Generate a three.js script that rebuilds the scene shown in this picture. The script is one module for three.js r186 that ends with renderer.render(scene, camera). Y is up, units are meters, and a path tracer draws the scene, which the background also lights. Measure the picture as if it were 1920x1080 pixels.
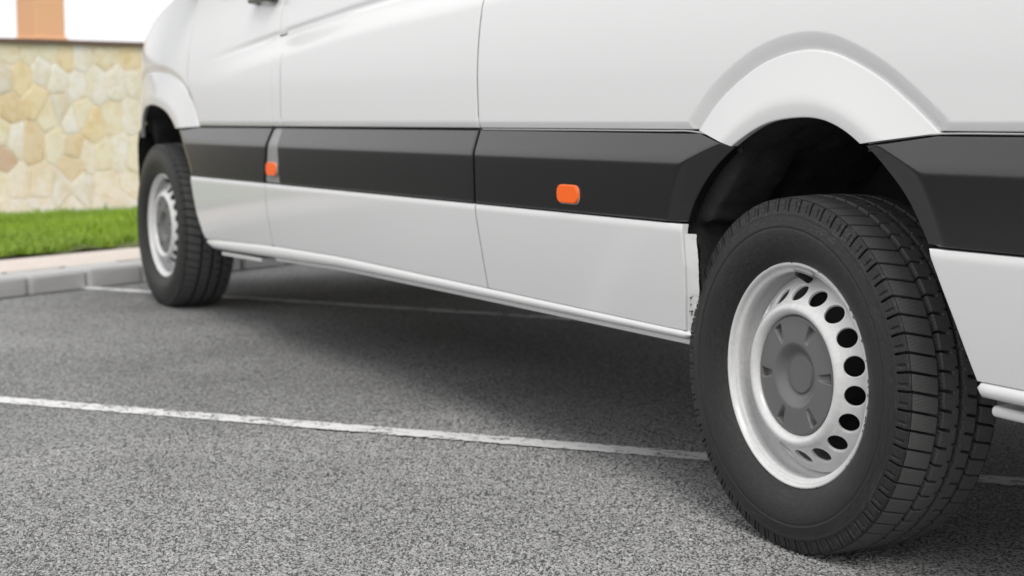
import * as THREE from 'three';
import { mergeGeometries, mergeVertices, toCreasedNormals } from 'three/addons/utils/BufferGeometryUtils.js';
import { RoundedBoxGeometry } from 'three/addons/geometries/RoundedBoxGeometry.js';

// ------------------------------------------------------------------ camera, sky, sun, exposure
const scene = new THREE.Scene();
const camera = new THREE.PerspectiveCamera(19.914, 16 / 9, 0.05, 5000);
camera.rotation.order = 'YXZ';
camera.position.set(2.5395, 0.8797, 1.9164);
camera.rotation.set(-0.1140, 1.0836, 0);
camera.focus = 3.02;
camera.userData.fStop = 4.6;

const renderer = new THREE.WebGLRenderer({ antialias: true });
renderer.setSize(1024, 576);
renderer.toneMapping = THREE.LinearToneMapping;
renderer.toneMappingExposure = 1.03;
renderer.shadowMap.enabled = true;

function rng(seed) {
  let a = seed >>> 0;
  return () => { a = (a + 0x6D2B79F5) | 0; let t = Math.imul(a ^ (a >>> 15), 1 | a); t = (t + Math.imul(t ^ (t >>> 7), 61 | t)) ^ t; return ((t ^ (t >>> 14)) >>> 0) / 4294967296; };
}
const clamp = (x, a = 0, b = 1) => Math.min(b, Math.max(a, x));
const lerp = (a, b, t) => a + (b - a) * t;
const sstep = (a, b, x) => { const t = clamp((x - a) / (b - a)); return t * t * (3 - 2 * t); };
// periodic value noise
function vnoise(seed, period) {
  const r = rng(seed), g = new Float32Array(period * period);
  for (let i = 0; i < g.length; i++) g[i] = r();
  return (x, y) => {
    const xi = Math.floor(x), yi = Math.floor(y); let fx = x - xi, fy = y - yi;
    fx = fx * fx * (3 - 2 * fx); fy = fy * fy * (3 - 2 * fy);
    const m = (v) => ((v % period) + period) % period;
    const a = g[m(yi) * period + m(xi)], b = g[m(yi) * period + m(xi + 1)], c = g[m(yi + 1) * period + m(xi)], d = g[m(yi + 1) * period + m(xi + 1)];
    return lerp(lerp(a, b, fx), lerp(c, d, fx), fy);
  };
}

const sunDir = new THREE.Vector3(0.61, 0.72, 0.24).normalize();
{ // overcast sky, brighter overhead and softly so round the veiled sun
  const W = 256, H = 128, d = new Float32Array(W * H * 4), n1 = vnoise(5, 16), n2 = vnoise(6, 64);
  for (let j = 0; j < H; j++) for (let i = 0; i < W; i++) {
    const el = ((j + 0.5) / H - 0.5) * Math.PI, az = ((i + 0.5) / W - 0.5) * 2 * Math.PI;
    const v = new THREE.Vector3(Math.cos(el) * Math.cos(az), Math.sin(el), Math.cos(el) * Math.sin(az));
    let L;
    if (el < 0) L = 0.18;
    else {
      L = 1.05 + 0.30 * Math.sin(el);
      const c = Math.max(0, v.dot(sunDir));
      L += 0.45 * Math.pow(c, 6);
      L *= 0.94 + 0.12 * (0.65 * n1(i / 16, j / 8) + 0.35 * n2(i / 4, j / 2));
    }
    const k = (j * W + i) * 4;
    d[k] = L * 0.995; d[k + 1] = L; d[k + 2] = L * 1.01; d[k + 3] = 1;
  }
  const sky = new THREE.DataTexture(d, W, H, THREE.RGBAFormat, THREE.FloatType);
  sky.mapping = THREE.EquirectangularReflectionMapping;
  sky.magFilter = sky.minFilter = THREE.LinearFilter; sky.wrapS = THREE.RepeatWrapping; sky.needsUpdate = true;
  scene.background = sky; scene.environment = sky;
}
const sun = new THREE.DirectionalLight(0xfffaf2, 1.5);
sun.position.copy(sunDir).multiplyScalar(30).add(new THREE.Vector3(-3, 0, 0)); sun.target.position.set(-3, 0, 0);
sun.castShadow = true; sun.shadow.radius = 45; sun.shadow.mapSize.set(2048, 2048);
Object.assign(sun.shadow.camera, { left: -12, right: 12, top: 12, bottom: -12, near: 1, far: 80 });
scene.add(sun, sun.target);

// ------------------------------------------------------------------ helpers
const used = {};
function numbered(n) { const k = used[n] = (used[n] ?? -1) + 1; return k ? `${n}_${String(k).padStart(3, '0')}` : n; }
function tag(o, label, category, group, kind) {
  o.userData.label = label; if (category) o.userData.category = category; if (group) o.userData.group = group; if (kind) o.userData.kind = kind; return o;
}
function mesh(name, geo, mat, parent = scene) {
  if (Array.isArray(geo)) geo = mergeGeometries(geo.map((g) => { g = g.index ? g.toNonIndexed() : g; for (const k of Object.keys(g.attributes)) if (!['position', 'normal', 'uv'].includes(k)) g.deleteAttribute(k); return g; }));
  const m = new THREE.Mesh(geo, mat); m.name = parent === scene ? numbered(name) : name; m.castShadow = m.receiveShadow = true; parent.add(m); return m;
}
function group(name, pos, parent = scene) { const g = new THREE.Group(); g.name = parent === scene ? numbered(name) : name; g.position.set(...pos); parent.add(g); return g; }
// a grid of points f(i, j) -> [x, y, z, u, v]
function gridGeo(nu, nv, f, flip = false) {
  const p = [], uv = [], idx = [];
  for (let j = 0; j < nv; j++) for (let i = 0; i < nu; i++) { const q = f(i, j); p.push(q[0], q[1], q[2]); uv.push(q[3] ?? q[0], q[4] ?? q[1]); }
  for (let j = 0; j < nv - 1; j++) for (let i = 0; i < nu - 1; i++) {
    const a = j * nu + i, b = a + 1, c = a + nu, d = c + 1;
    if (flip) idx.push(a, c, b, b, c, d); else idx.push(a, b, c, b, d, c);
  }
  const g = new THREE.BufferGeometry();
  g.setAttribute('position', new THREE.Float32BufferAttribute(p, 3)); g.setAttribute('uv', new THREE.Float32BufferAttribute(uv, 2));
  g.setIndex(idx); g.computeVertexNormals(); return g;
}
function piecewise(pts) { // y(x) through points with increasing x, straight between, flat slope beyond
  return (x) => {
    let i = 0; while (i < pts.length - 2 && x > pts[i + 1][0]) i++;
    const [x0, y0] = pts[i], [x1, y1] = pts[i + 1]; return y0 + (y1 - y0) * (x - x0) / (x1 - x0);
  };
}
function smoothed(f, w) { return (x) => { let s = 0; for (let k = -4; k <= 4; k++) s += f(x + k * w / 4); return s / 9; }; }
function spline(pts, n = 120) { const c = new THREE.CatmullRomCurve3(pts.map(([x, y]) => new THREE.Vector3(x, y, 0)), false, 'centripetal'); return c.getSpacedPoints(n).map((v) => [v.x, v.y]); }
function distTo(poly) {
  return (x, y) => {
    let m = 1e9;
    for (let i = 0; i < poly.length - 1; i++) {
      const [ax, ay] = poly[i], [bx, by] = poly[i + 1], dx = bx - ax, dy = by - ay;
      const t = clamp(((x - ax) * dx + (y - ay) * dy) / (dx * dx + dy * dy)); const ex = x - ax - t * dx, ey = y - ay - t * dy; const q = ex * ex + ey * ey; if (q < m) m = q;
    }
    return Math.sqrt(m);
  };
}
function yxInv(poly) { // x(y) along a polyline that is monotone in y
  const p = [...poly].sort((a, b) => a[1] - b[1]); return piecewise(p.map(([x, y]) => [y, x]));
}

// ------------------------------------------------------------------ materials
function dataTex(n, fill, srgb = false, m = n) {
  const d = new Uint8Array(n * m * 4);
  for (let j = 0; j < m; j++) for (let i = 0; i < n; i++) { const c = fill(i, j), k = (j * n + i) * 4; if (Array.isArray(c)) { d[k] = c[0]; d[k + 1] = c[1]; d[k + 2] = c[2]; } else d[k] = d[k + 1] = d[k + 2] = c; d[k + 3] = 255; }
  const t = new THREE.DataTexture(d, n, m, THREE.RGBAFormat); t.wrapS = t.wrapT = THREE.RepeatWrapping; t.magFilter = THREE.LinearFilter; t.minFilter = THREE.LinearMipmapLinearFilter; t.generateMipmaps = true;
  if (srgb) t.colorSpace = THREE.SRGBColorSpace; t.needsUpdate = true; return t;
}
const toS = (l) => 255 * (l <= 0.0031308 ? 12.92 * l : 1.055 * Math.pow(l, 1 / 2.4) - 0.055);
const rep = (t, r) => { const c = t.clone(); c.repeat.set(r, r); c.needsUpdate = true; return c; };
const lin = (r, g = r, b = r) => new THREE.Color().setRGB(r, g, b);

// asphalt: dark binder with crushed stones standing in it, a tile of 1.7 m
const asphalt = (() => {
  const N = 2048, M = 1.7, h = new Float32Array(N * N), c = new Float32Array(N * N), r = rng(11);
  const n1 = vnoise(21, 8), n2 = vnoise(22, 32), n3 = vnoise(23, 512), n4 = vnoise(24, 256);
  for (let j = 0; j < N; j++) for (let i = 0; i < N; i++) { const k = j * N + i; h[k] = 0.14 * n3(i / 4, j / 4) + 0.1 * n4(i / 8, j / 8); c[k] = 0.035 + 0.05 * n3(i / 4, j / 4); }
  for (let s = 0; s < 165000; s++) {
    const cx = r() * N, cy = r() * N, cover = 0.6 * n1(cx / 256, cy / 256) + 0.4 * n2(cx / 64, cy / 64);
    const big = r(); const R = (big < 0.12 ? 5.2 + 2.4 * r() : 2.2 + 2.6 * r()) * 0.80, top = (0.35 + 0.65 * r()) * lerp(1.05, 0.72, sstep(0.35, 0.65, cover));
    const tone = 0.195 + 0.165 * r() + (r() < 0.05 ? 0.14 * r() : 0) - (r() < 0.10 ? 0.09 : 0); const a = r() * 6.28, e = 0.65 + 0.35 * r(), ca = Math.cos(a), sa = Math.sin(a), tx = (r() - 0.5) * 0.5, ty = (r() - 0.5) * 0.5, pw = 3 + 3 * r();
    const q = Math.ceil(R + 1);
    for (let y = -q; y <= q; y++) for (let x = -q; x <= q; x++) {
      const u = (x * ca + y * sa) / R, v = (-x * sa + y * ca) / (R * e), d = Math.pow(Math.pow(Math.abs(u), 2.6) + Math.pow(Math.abs(v), 2.6), 1 / 2.6);
      if (d >= 1) continue;
      const k = (((Math.floor(cy) + y) % N + N) % N) * N + ((Math.floor(cx) + x) % N + N) % N, hh = top * (1 - Math.pow(d, pw)) + (tx * u + ty * v) * 0.3;
      if (hh > h[k]) { h[k] = hh; c[k] = tone; }
    }
  }
  const map = dataTex(N, (i, j) => toS(clamp(c[j * N + i] * (0.92 + 0.16 * n3(i / 4 + 9, j / 4)), 0.02, 0.6)), true);
  const bump = dataTex(N, (i, j) => 255 * clamp(h[j * N + i] * 0.9));
  const heightAt = (x, z) => { const i = ((Math.floor(x / M * N) % N) + N) % N, j = ((Math.floor(z / M * N) % N) + N) % N; return h[j * N + i]; };
  const m = new THREE.MeshStandardMaterial({ map: rep(map, 1 / M), bumpMap: rep(bump, 1 / M), bumpScale: 0.0045, roughness: 0.95, vertexColors: true });
  m.userData = {}; return { m, heightAt };
})();
const fineN = vnoise(31, 256), midN = vnoise(32, 64), lowN = vnoise(33, 16);
const grainTex = dataTex(512, (i, j) => 255 * clamp(0.5 * fineN(i / 2, j / 2) + 0.3 * midN(i / 8, j / 8) + 0.2 * lowN(i / 32, j / 32)));
const grainCol = dataTex(512, (i, j) => toS(clamp(0.87 + 0.12 * fineN(i / 2, j / 2) + 0.09 * midN(i / 8, j / 8) - 0.04 * lowN(i / 32, j / 32))), true);

function treadMat() { // fine wavy sipes cut across the blocks
  const T = 2 * Math.PI * 0.352 / 62, sip = dataTex(256, (i, j) => { const u = i / 256, v = j / 256, w = 0.035 * Math.sin(v * 2 * Math.PI * 5); const q = ((u * 5 + w * 5 + v) % 1 + 1) % 1; return q < 0.22 ? 0 : 220 + 35 * fineN(i / 3, j / 3); });
  sip.repeat.set(1 / T, 1 / 0.04);
  return new THREE.MeshPhysicalMaterial({ color: lin(0.105), roughness: 0.5, specularIntensity: 0.8, map: rep(grainCol, 3), bumpMap: sip, bumpScale: 0.0016 });
}
function sidewallMat() { // black rubber with dusty scuffs up on the shoulder
  const W = 1024, H = 256, a = vnoise(35, 512), b = vnoise(36, 128), c = vnoise(37, 32); // u: 2.3 m of arc, v: radius 0.2 .. 0.36
  const t = dataTex(W, (i, j) => { const r = 0.20 + 0.16 * j / H, n = 0.5 * a(i / 2, j / 2) + 0.5 * b(i / 8, j / 3), k = c(i / 32, j / 64); const m = sstep(0.62, 0.80, n + 0.25 * (k - 0.5)) * (r > 0.300 ? 0.9 : 0.25); return toS(0.019 + 0.014 * a(i / 2, j / 2) + 0.030 * m); }, true, H);
  t.repeat.set(1 / 2.3, 1 / 0.16); t.offset.set(0, -0.20 / 0.16);
  return new THREE.MeshPhysicalMaterial({ map: t, roughness: 0.46, specularIntensity: 0.5, bumpMap: rep(grainTex, 9), bumpScale: 0.0003 });
}
const M = {
  paint: new THREE.MeshPhysicalMaterial({ color: lin(0.75), roughness: 0.5, clearcoat: 0.8, clearcoatRoughness: 0.11 }),
  trim: new THREE.MeshPhysicalMaterial({ ior: 1.68, color: lin(0.009), roughness: 0.17, bumpMap: rep(grainTex, 7), bumpScale: 0.00008 }),
  pillarTrim: new THREE.MeshStandardMaterial({ color: lin(0.28), roughness: 0.45 }),
  bead: new THREE.MeshStandardMaterial({ color: lin(0.45), roughness: 0.35 }),
  seal: new THREE.MeshStandardMaterial({ color: lin(0.012), roughness: 0.8 }),
  liner: new THREE.MeshStandardMaterial({ color: lin(0.045), roughness: 0.78, map: rep(grainCol, 3), bumpMap: rep(grainTex, 5), bumpScale: 0.004 }),
  chassis: new THREE.MeshStandardMaterial({ color: lin(0.025), roughness: 0.8 }),
  orange: new THREE.MeshPhysicalMaterial({ color: lin(1.0, 0.14, 0.004), roughness: 0.45, specularIntensity: 0.5, clearcoat: 0.2, clearcoatRoughness: 0.1 }),
  bezel: new THREE.MeshStandardMaterial({ color: lin(0.35), roughness: 0.4 }),
  tread: treadMat(),
  sidewall: sidewallMat(),
  rim: new THREE.MeshPhysicalMaterial({ color: lin(0.66), roughness: 0.4, clearcoat: 0.8, clearcoatRoughness: 0.14, map: rep(grainCol, 2) }),
  cap: new THREE.MeshStandardMaterial({ color: lin(0.125), roughness: 0.42, bumpMap: rep(grainTex, 9), bumpScale: 0.0002 }),
  steel: new THREE.MeshStandardMaterial({ color: lin(0.35), roughness: 0.4, metalness: 0.8 }),
  weight: new THREE.MeshStandardMaterial({ color: lin(0.3), roughness: 0.55, metalness: 0.3 }),
  rust: new THREE.MeshStandardMaterial({ color: lin(0.05, 0.04, 0.035), roughness: 0.95 }),
  glass: new THREE.MeshPhysicalMaterial({ color: lin(0.06), roughness: 0.05, metalness: 0, clearcoat: 1 }),
  lamp: new THREE.MeshPhysicalMaterial({ color: lin(0.55), roughness: 0.15, clearcoat: 1 }),
  redLamp: new THREE.MeshPhysicalMaterial({ color: lin(0.4, 0.02, 0.02), roughness: 0.2, clearcoat: 1 }),
};

// ------------------------------------------------------------------ ground, lines, kerb, pavement, lawn
const nA = vnoise(41, 64), nB = vnoise(42, 64);
{
  // one sheet: fine in the middle, coarse out to the horizon
  const xs = [], zs = [], far = [12, 20, 40, 90, 250, 700, 2000];
  const axis = (c, a, d0, d1) => { for (const f of [...far].reverse()) a.push(c - f); for (let v = c - 9; v < d0; v += 0.11) a.push(v); for (let v = d0; v < d1; v += 0.0031) a.push(v); for (let v = d1; v < c + 9; v += 0.11) a.push(v); for (const f of far) a.push(c + f); };
  const X0 = -1.75, X1 = 0.30, Z0 = -0.25, Z1 = 1.50; axis(-2, xs, X0, X1); axis(0, zs, Z0, Z1);
  const relief = (x, z) => { const e = Math.min(x - X0, X1 - x, z - Z0, Z1 - z); return e <= 0 ? 0 : -0.0050 * (1 - asphalt.heightAt(x, z)) * sstep(0, 0.25, e); };
  const g = gridGeo(xs.length, zs.length, (i, j) => [xs[i], relief(xs[i], zs[j]), zs[j], xs[i], zs[j]], true);
  const col = []; const p = g.attributes.position;
  for (let i = 0; i < p.count; i++) { const x = p.getX(i), z = p.getZ(i); const v = 0.75 + 0.36 * nA(x * 1.1 + 30, z * 1.1 + 30) + 0.24 * nB(x * 3.7 + 30, z * 3.7 + 30); col.push(v, v, v); }
  g.setAttribute('color', new THREE.Float32BufferAttribute(col, 3));
  tag(mesh('ground', g, asphalt.m), 'grey worn asphalt of the parking lot with coarse aggregate', null, null, 'structure');
}
{ // the newer, darker access road that joins the lot out of frame on the left
  const m = new THREE.MeshStandardMaterial({ color: lin(0.05), roughness: 0.95, map: rep(grainCol, 0.7), bumpMap: rep(grainTex, 3), bumpScale: 0.004 });
  const P = [[-3.3, 1.75], [-16, 1.75], [-16, 9.5], [-1.2, 9.5]]; const g = gridGeo(24, 16, (i, j) => { const u = i / 23, v = j / 15; const x = lerp(lerp(P[0][0], P[3][0], v), lerp(P[1][0], P[2][0], v), u), z = lerp(1.75, 9.5, v); return [x, 0.004, z, x, z]; }, false);
  m.side = THREE.DoubleSide; tag(mesh('road', g, m), 'dark newer asphalt of the access road beside the lot', null, null, 'structure');
}
// painted parking lines: thin sheets with worn, eaten edges
const wornTex = (() => {
  const W = 2048, H = 128, a = vnoise(51, 512), b = vnoise(52, 128), c = vnoise(53, 64);
  return dataTex(W, (i, j) => {
    const y = (j + 0.5) / H, edge = Math.min(y, 1 - y), e = 0.07 + 0.13 * b(i / 10, y * 2) * a(i / 4, y * 8) + 0.06 * (a(i / 4, j / 4) - 0.5);
    const wear = 0.55 * a(i / 4, j / 4) + 0.45 * b(i / 16, j / 16); const patch = c(i / 64, 3.3);
    return edge > e && wear < 0.74 - 0.16 * patch ? 255 : 0;
  }, false, H);
})();
const wornTex2 = (() => {
  const W = 2048, H = 128, a = vnoise(54, 512), b = vnoise(55, 128), c = vnoise(56, 64);
  return dataTex(W, (i, j) => {
    const y = (j + 0.5) / H, edge = Math.min(y, 1 - y), e = 0.07 + 0.16 * b(i / 10, y * 2) * a(i / 4, y * 8);
    const wear = 0.45 * a(i / 4, j / 4) + 0.55 * b(i / 16, j / 16); return edge > e && wear < 0.70 - 0.14 * c(i / 64, 1.3) ? 255 : 0;
  }, false, H);
})();
function parkingLine(a, b, w, alpha, y, label, albedo) {
  const dx = b[0] - a[0], dz = b[1] - a[1], L = Math.hypot(dx, dz), nx = -dz / L, nz = dx / L, n = 60;
  const g = gridGeo(n, 2, (i, j) => { const t = i / (n - 1), k = (j - 0.5) * w; return [a[0] + dx * t + nx * k, y, a[1] + dz * t + nz * k, t * L / 3.4, j]; }, dx * nz - dz * nx > 0);
  const m = new THREE.MeshStandardMaterial({ color: lin(albedo), roughness: 0.8, alphaMap: alpha, alphaTest: 0.5, map: rep(grainCol, 1), bumpMap: rep(grainTex, 1), bumpScale: 0.002 });
  m.map.repeat.set(7, 0.25); m.bumpMap.repeat.set(14, 0.6);
  tag(mesh('parking_line', g, m), label, null, null, 'structure');
}
{
  const d = [0.7578, -0.6525];
  parkingLine([-2.385 - d[0] * 2.6, 1.018 - d[1] * 2.6], [-2.385 + d[0] * 6.5, 1.018 + d[1] * 6.5], 0.104, wornTex, 0.0026, 'white painted line across the asphalt in front of the van', 0.72);
  parkingLine([-5.20, 0.105], [-5.20 + 0.812 * 6, 0.105 - 0.5835 * 6], 0.096, wornTex2, 0.0026, 'faint worn white line passing behind the front wheel under the van', 0.8);
}
// kerb of short stones; k() = point at distance along, distance behind the face
const KD = [0.4448, 0.8956], KN = [-0.8956, 0.4448], KO = [-5.19, 0.083];
const kp = (s, b) => [KO[0] - KD[0] * s + KN[0] * b, KO[1] - KD[1] * s + KN[1] * b];
function slab(w, h, d, r, bev = 2) { // box with rounded upper edges, base at 0
  const g = new RoundedBoxGeometry(w, h + r, d, bev, r); g.translate(0, (h + r) / 2 - r, 0); return g;
}
{
  const kerb = group('kerb', [KO[0], 0, KO[1]]); tag(kerb, 'low white-topped concrete kerb along the pavement', null, null, 'structure');
  const r = rng(61), ang = Math.atan2(KD[0], KD[1]);
  const mats = [0, 1, 2].map((i) => new THREE.MeshStandardMaterial({ color: lin([0.86, 0.90, 0.82][i]), roughness: 0.9, map: rep(grainCol, 1.5 + 0.2 * i), bumpMap: rep(grainTex, 3 + 0.5 * i), bumpScale: 0.006 }));
  for (let k = -15; k < 34; k++) {
    const L = 0.340 - 0.012, g = slab(0.2, 0.093, L, 0.022, 3);
    const p = g.attributes.position, nn = vnoise(70 + k + 30, 32);
    for (let i = 0; i < p.count; i++) { const y = p.getY(i), z = p.getZ(i); p.setX(i, p.getX(i) + 0.006 * (nn(z * 30 + 8, y * 40 + 5) - 0.5)); p.setY(i, y + 0.005 * (nn(z * 24 + 3, p.getX(i) * 20 + 3) - 0.5)); }
    g.computeVertexNormals();
    const turn = k < -4, q = turn ? [-4.62 - 0.34 * (-4 - k), 1.335] : kp(0.17 + k * 0.340, 0.1), m = mesh('kerb_stone', g, mats[Math.floor(r() * 3)], kerb);
    m.position.set(q[0] - KO[0] + (r() - 0.5) * 0.006, -0.002 + (r() - 0.5) * 0.006, q[1] - KO[1]); m.rotation.y = (turn ? Math.PI / 2 : ang) + (r() - 0.5) * 0.012;
  }
  const mj = mesh('mortar', new THREE.BoxGeometry(0.15, 0.07, 12.5), new THREE.MeshStandardMaterial({ color: lin(0.12), roughness: 1 }), kerb); const q = kp(5.0, 0.1); mj.position.set(q[0] - KO[0], 0.035, q[1] - KO[1]); mj.rotation.y = ang;
  {
    const a = kp(-1.2, -0.004), b = kp(6, -0.004), n = 120, dx = b[0] - a[0], dz = b[1] - a[1], L = Math.hypot(dx, dz), e = vnoise(99, 64);
    const g = gridGeo(n, 2, (i, j) => { const t = i / (n - 1), w = j * (0.012 + 0.030 * e(t * 40, 1.5)); return [a[0] + dx * t - KN[0] * w, 0.0022, a[1] + dz * t - KN[1] * w, t * L, j]; }, false);
    tag(mesh('gutter_dirt', g, new THREE.MeshStandardMaterial({ color: lin(0.045), roughness: 1, side: THREE.DoubleSide, map: rep(grainCol, 2) })), 'dark dirt gathered along the foot of the kerb', null, null, 'structure');
  }
  // pavement behind the kerb
  const quad = (b0, b1, y, s0 = -1.60, s1 = 11.4, nu = 90, nv = 12, dy = 0) => gridGeo(nu, nv, (i, j) => { const b = lerp(b0, b1, j / (nv - 1)), s = lerp(Math.max(s0, -1.303 + 0.497 * b), s1, i / (nu - 1)), p = kp(s, b); return [p[0], y + dy * nA(s * 5 + 40, b * 5 + 40), p[1], s, b]; }, true);
  tag(mesh('pavement', quad(0.196, 0.86, 0.088), new THREE.MeshStandardMaterial({ color: lin(0.62, 0.55, 0.50), roughness: 0.92, map: rep(grainCol, 0.9), bumpMap: rep(grainTex, 2), bumpScale: 0.004 })), 'pinkish beige pavement strip between kerb and grass', null, null, 'structure');
  tag(mesh('lawn_soil', quad(0.70, 3.6, 0.082, -1.58, 11.4, 90, 30, 0.05), new THREE.MeshStandardMaterial({ color: lin(0.10, 0.12, 0.035), roughness: 1, map: rep(grainCol, 1) })), 'dark soil under the lawn beside the stone wall', null, null, 'structure');
}
const WB = [-8.712, -0.181], WD = [-0.34530, -0.93849], WN = [0.93849, -0.34530]; // wall base point, direction, outward normal
const wp = (s, o) => [WB[0] + WD[0] * s + WN[0] * o, WB[1] + WD[1] * s + WN[1] * o];
const kBehind = (x, z) => (x - KO[0]) * KN[0] + (z - KO[1]) * KN[1];
const wFront = (x, z) => (x - WB[0]) * WN[0] + (z - WB[1]) * WN[1];
{ // grass
  const r = rng(81), blades = [];
  for (let v = 0; v < 3; v++) {
    const pos = [], idx = [], lean = 0.25 + 0.3 * v, n = 4;
    for (let i = 0; i <= n; i++) { const t = i / n, w = 0.0035 * (1 - t * 0.9); pos.push(-w, t, lean * t * t * 0.6, w, t, lean * t * t * 0.6); }
    for (let i = 0; i < n; i++) { const a = i * 2; idx.push(a, a + 1, a + 2, a + 1, a + 3, a + 2); }
    const g = new THREE.BufferGeometry(); g.setAttribute('position', new THREE.Float32BufferAttribute(pos, 3)); g.setIndex(idx); g.computeVertexNormals(); blades.push(g);
  }
  // tufts of several blades, one geometry
  const tufts = [];
  for (let i = 0; i < 9; i++) { const g = blades[i % 3].clone(); g.scale(1, 0.055 + 0.045 * r(), 0.07 + 0.05 * r()); g.rotateY(r() * 6.28); g.translate((r() - 0.5) * 0.05, -0.005, (r() - 0.5) * 0.05); tufts.push(g); }
  const geo = mergeGeometries(tufts), mat = new THREE.MeshPhysicalMaterial({ color: 0xffffff, roughness: 0.6, side: THREE.DoubleSide });
  const pts = [], dens = vnoise(82, 64);
  for (let i = 0; i < 60000 && pts.length < 21000; i++) {
    const s = -1.45 + 6.4 * r(), b = 0.69 + 3.0 * Math.pow(r(), 0.9), p = kp(s, b);
    if (wFront(p[0], p[1]) < 0.34 || p[1] > 1.22) continue; if (b < 0.72 + 0.10 * dens(s * 3.1 + 20, 2)) continue; if (dens(s * 2.3 + 20, b * 2.3 + 7) < 0.10) continue; pts.push([p[0], p[1], b]);
  }
  const im = new THREE.InstancedMesh(geo, mat, pts.length), o = new THREE.Object3D(), c = new THREE.Color(), hN = vnoise(83, 64);
  pts.forEach(([x, z], i) => {
    const k = 0.55 + 0.75 * hN(x * 2 + 40, z * 2 + 40); o.position.set(x, 0.10, z); o.rotation.set((r() - 0.5) * 0.3, r() * 6.28, (r() - 0.5) * 0.3); o.scale.set(1, k * (0.8 + 0.4 * r()), 1); o.updateMatrix(); im.setMatrixAt(i, o.matrix);
    const y = r(), d = hN(x * 3 + 7, z * 3 + 9); c.setRGB(lerp(0.13, 0.32, 0.6 * y + 0.4 * d), lerp(0.25, 0.45, 0.5 * y + 0.5 * d), 0.012 + 0.02 * y); im.setColorAt(i, c);
  });
  im.name = 'grass'; im.castShadow = im.receiveShadow = true; scene.add(im); tag(im, 'bright green grass strip between pavement and stone wall', 'grass', null, 'stuff');
  // weeds at the foot of the wall
  const leafG = blades[1].clone(); leafG.scale(2.2, 0.07, 0.09);
  const wm = new THREE.MeshPhysicalMaterial({ color: lin(0.13, 0.26, 0.03), roughness: 0.6, side: THREE.DoubleSide });
  [[0.10, 0.30, 'thin green weed at the wall foot near the left frame edge'], [0.68, 0.22, 'small spreading green weed at the wall foot left of the van'], [0.22, 0.42, 'green weed sprig left of centre in front of wall foot']].forEach(([s, f, label], q) => {
    const p = wp(s, f), t = group('weed_plant', [p[0], 0.10, p[1]]); tag(t, label, 'weed', 'weeds along the foot of the wall');
    for (let i = 0; i < 9; i++) { const l = mesh('leaf', leafG, wm, t); l.rotation.set(0, i * 0.7 + q, 0.35 * (r() - 0.2)); l.scale.setScalar(0.7 + 0.7 * r()); }
  });
}

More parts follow.
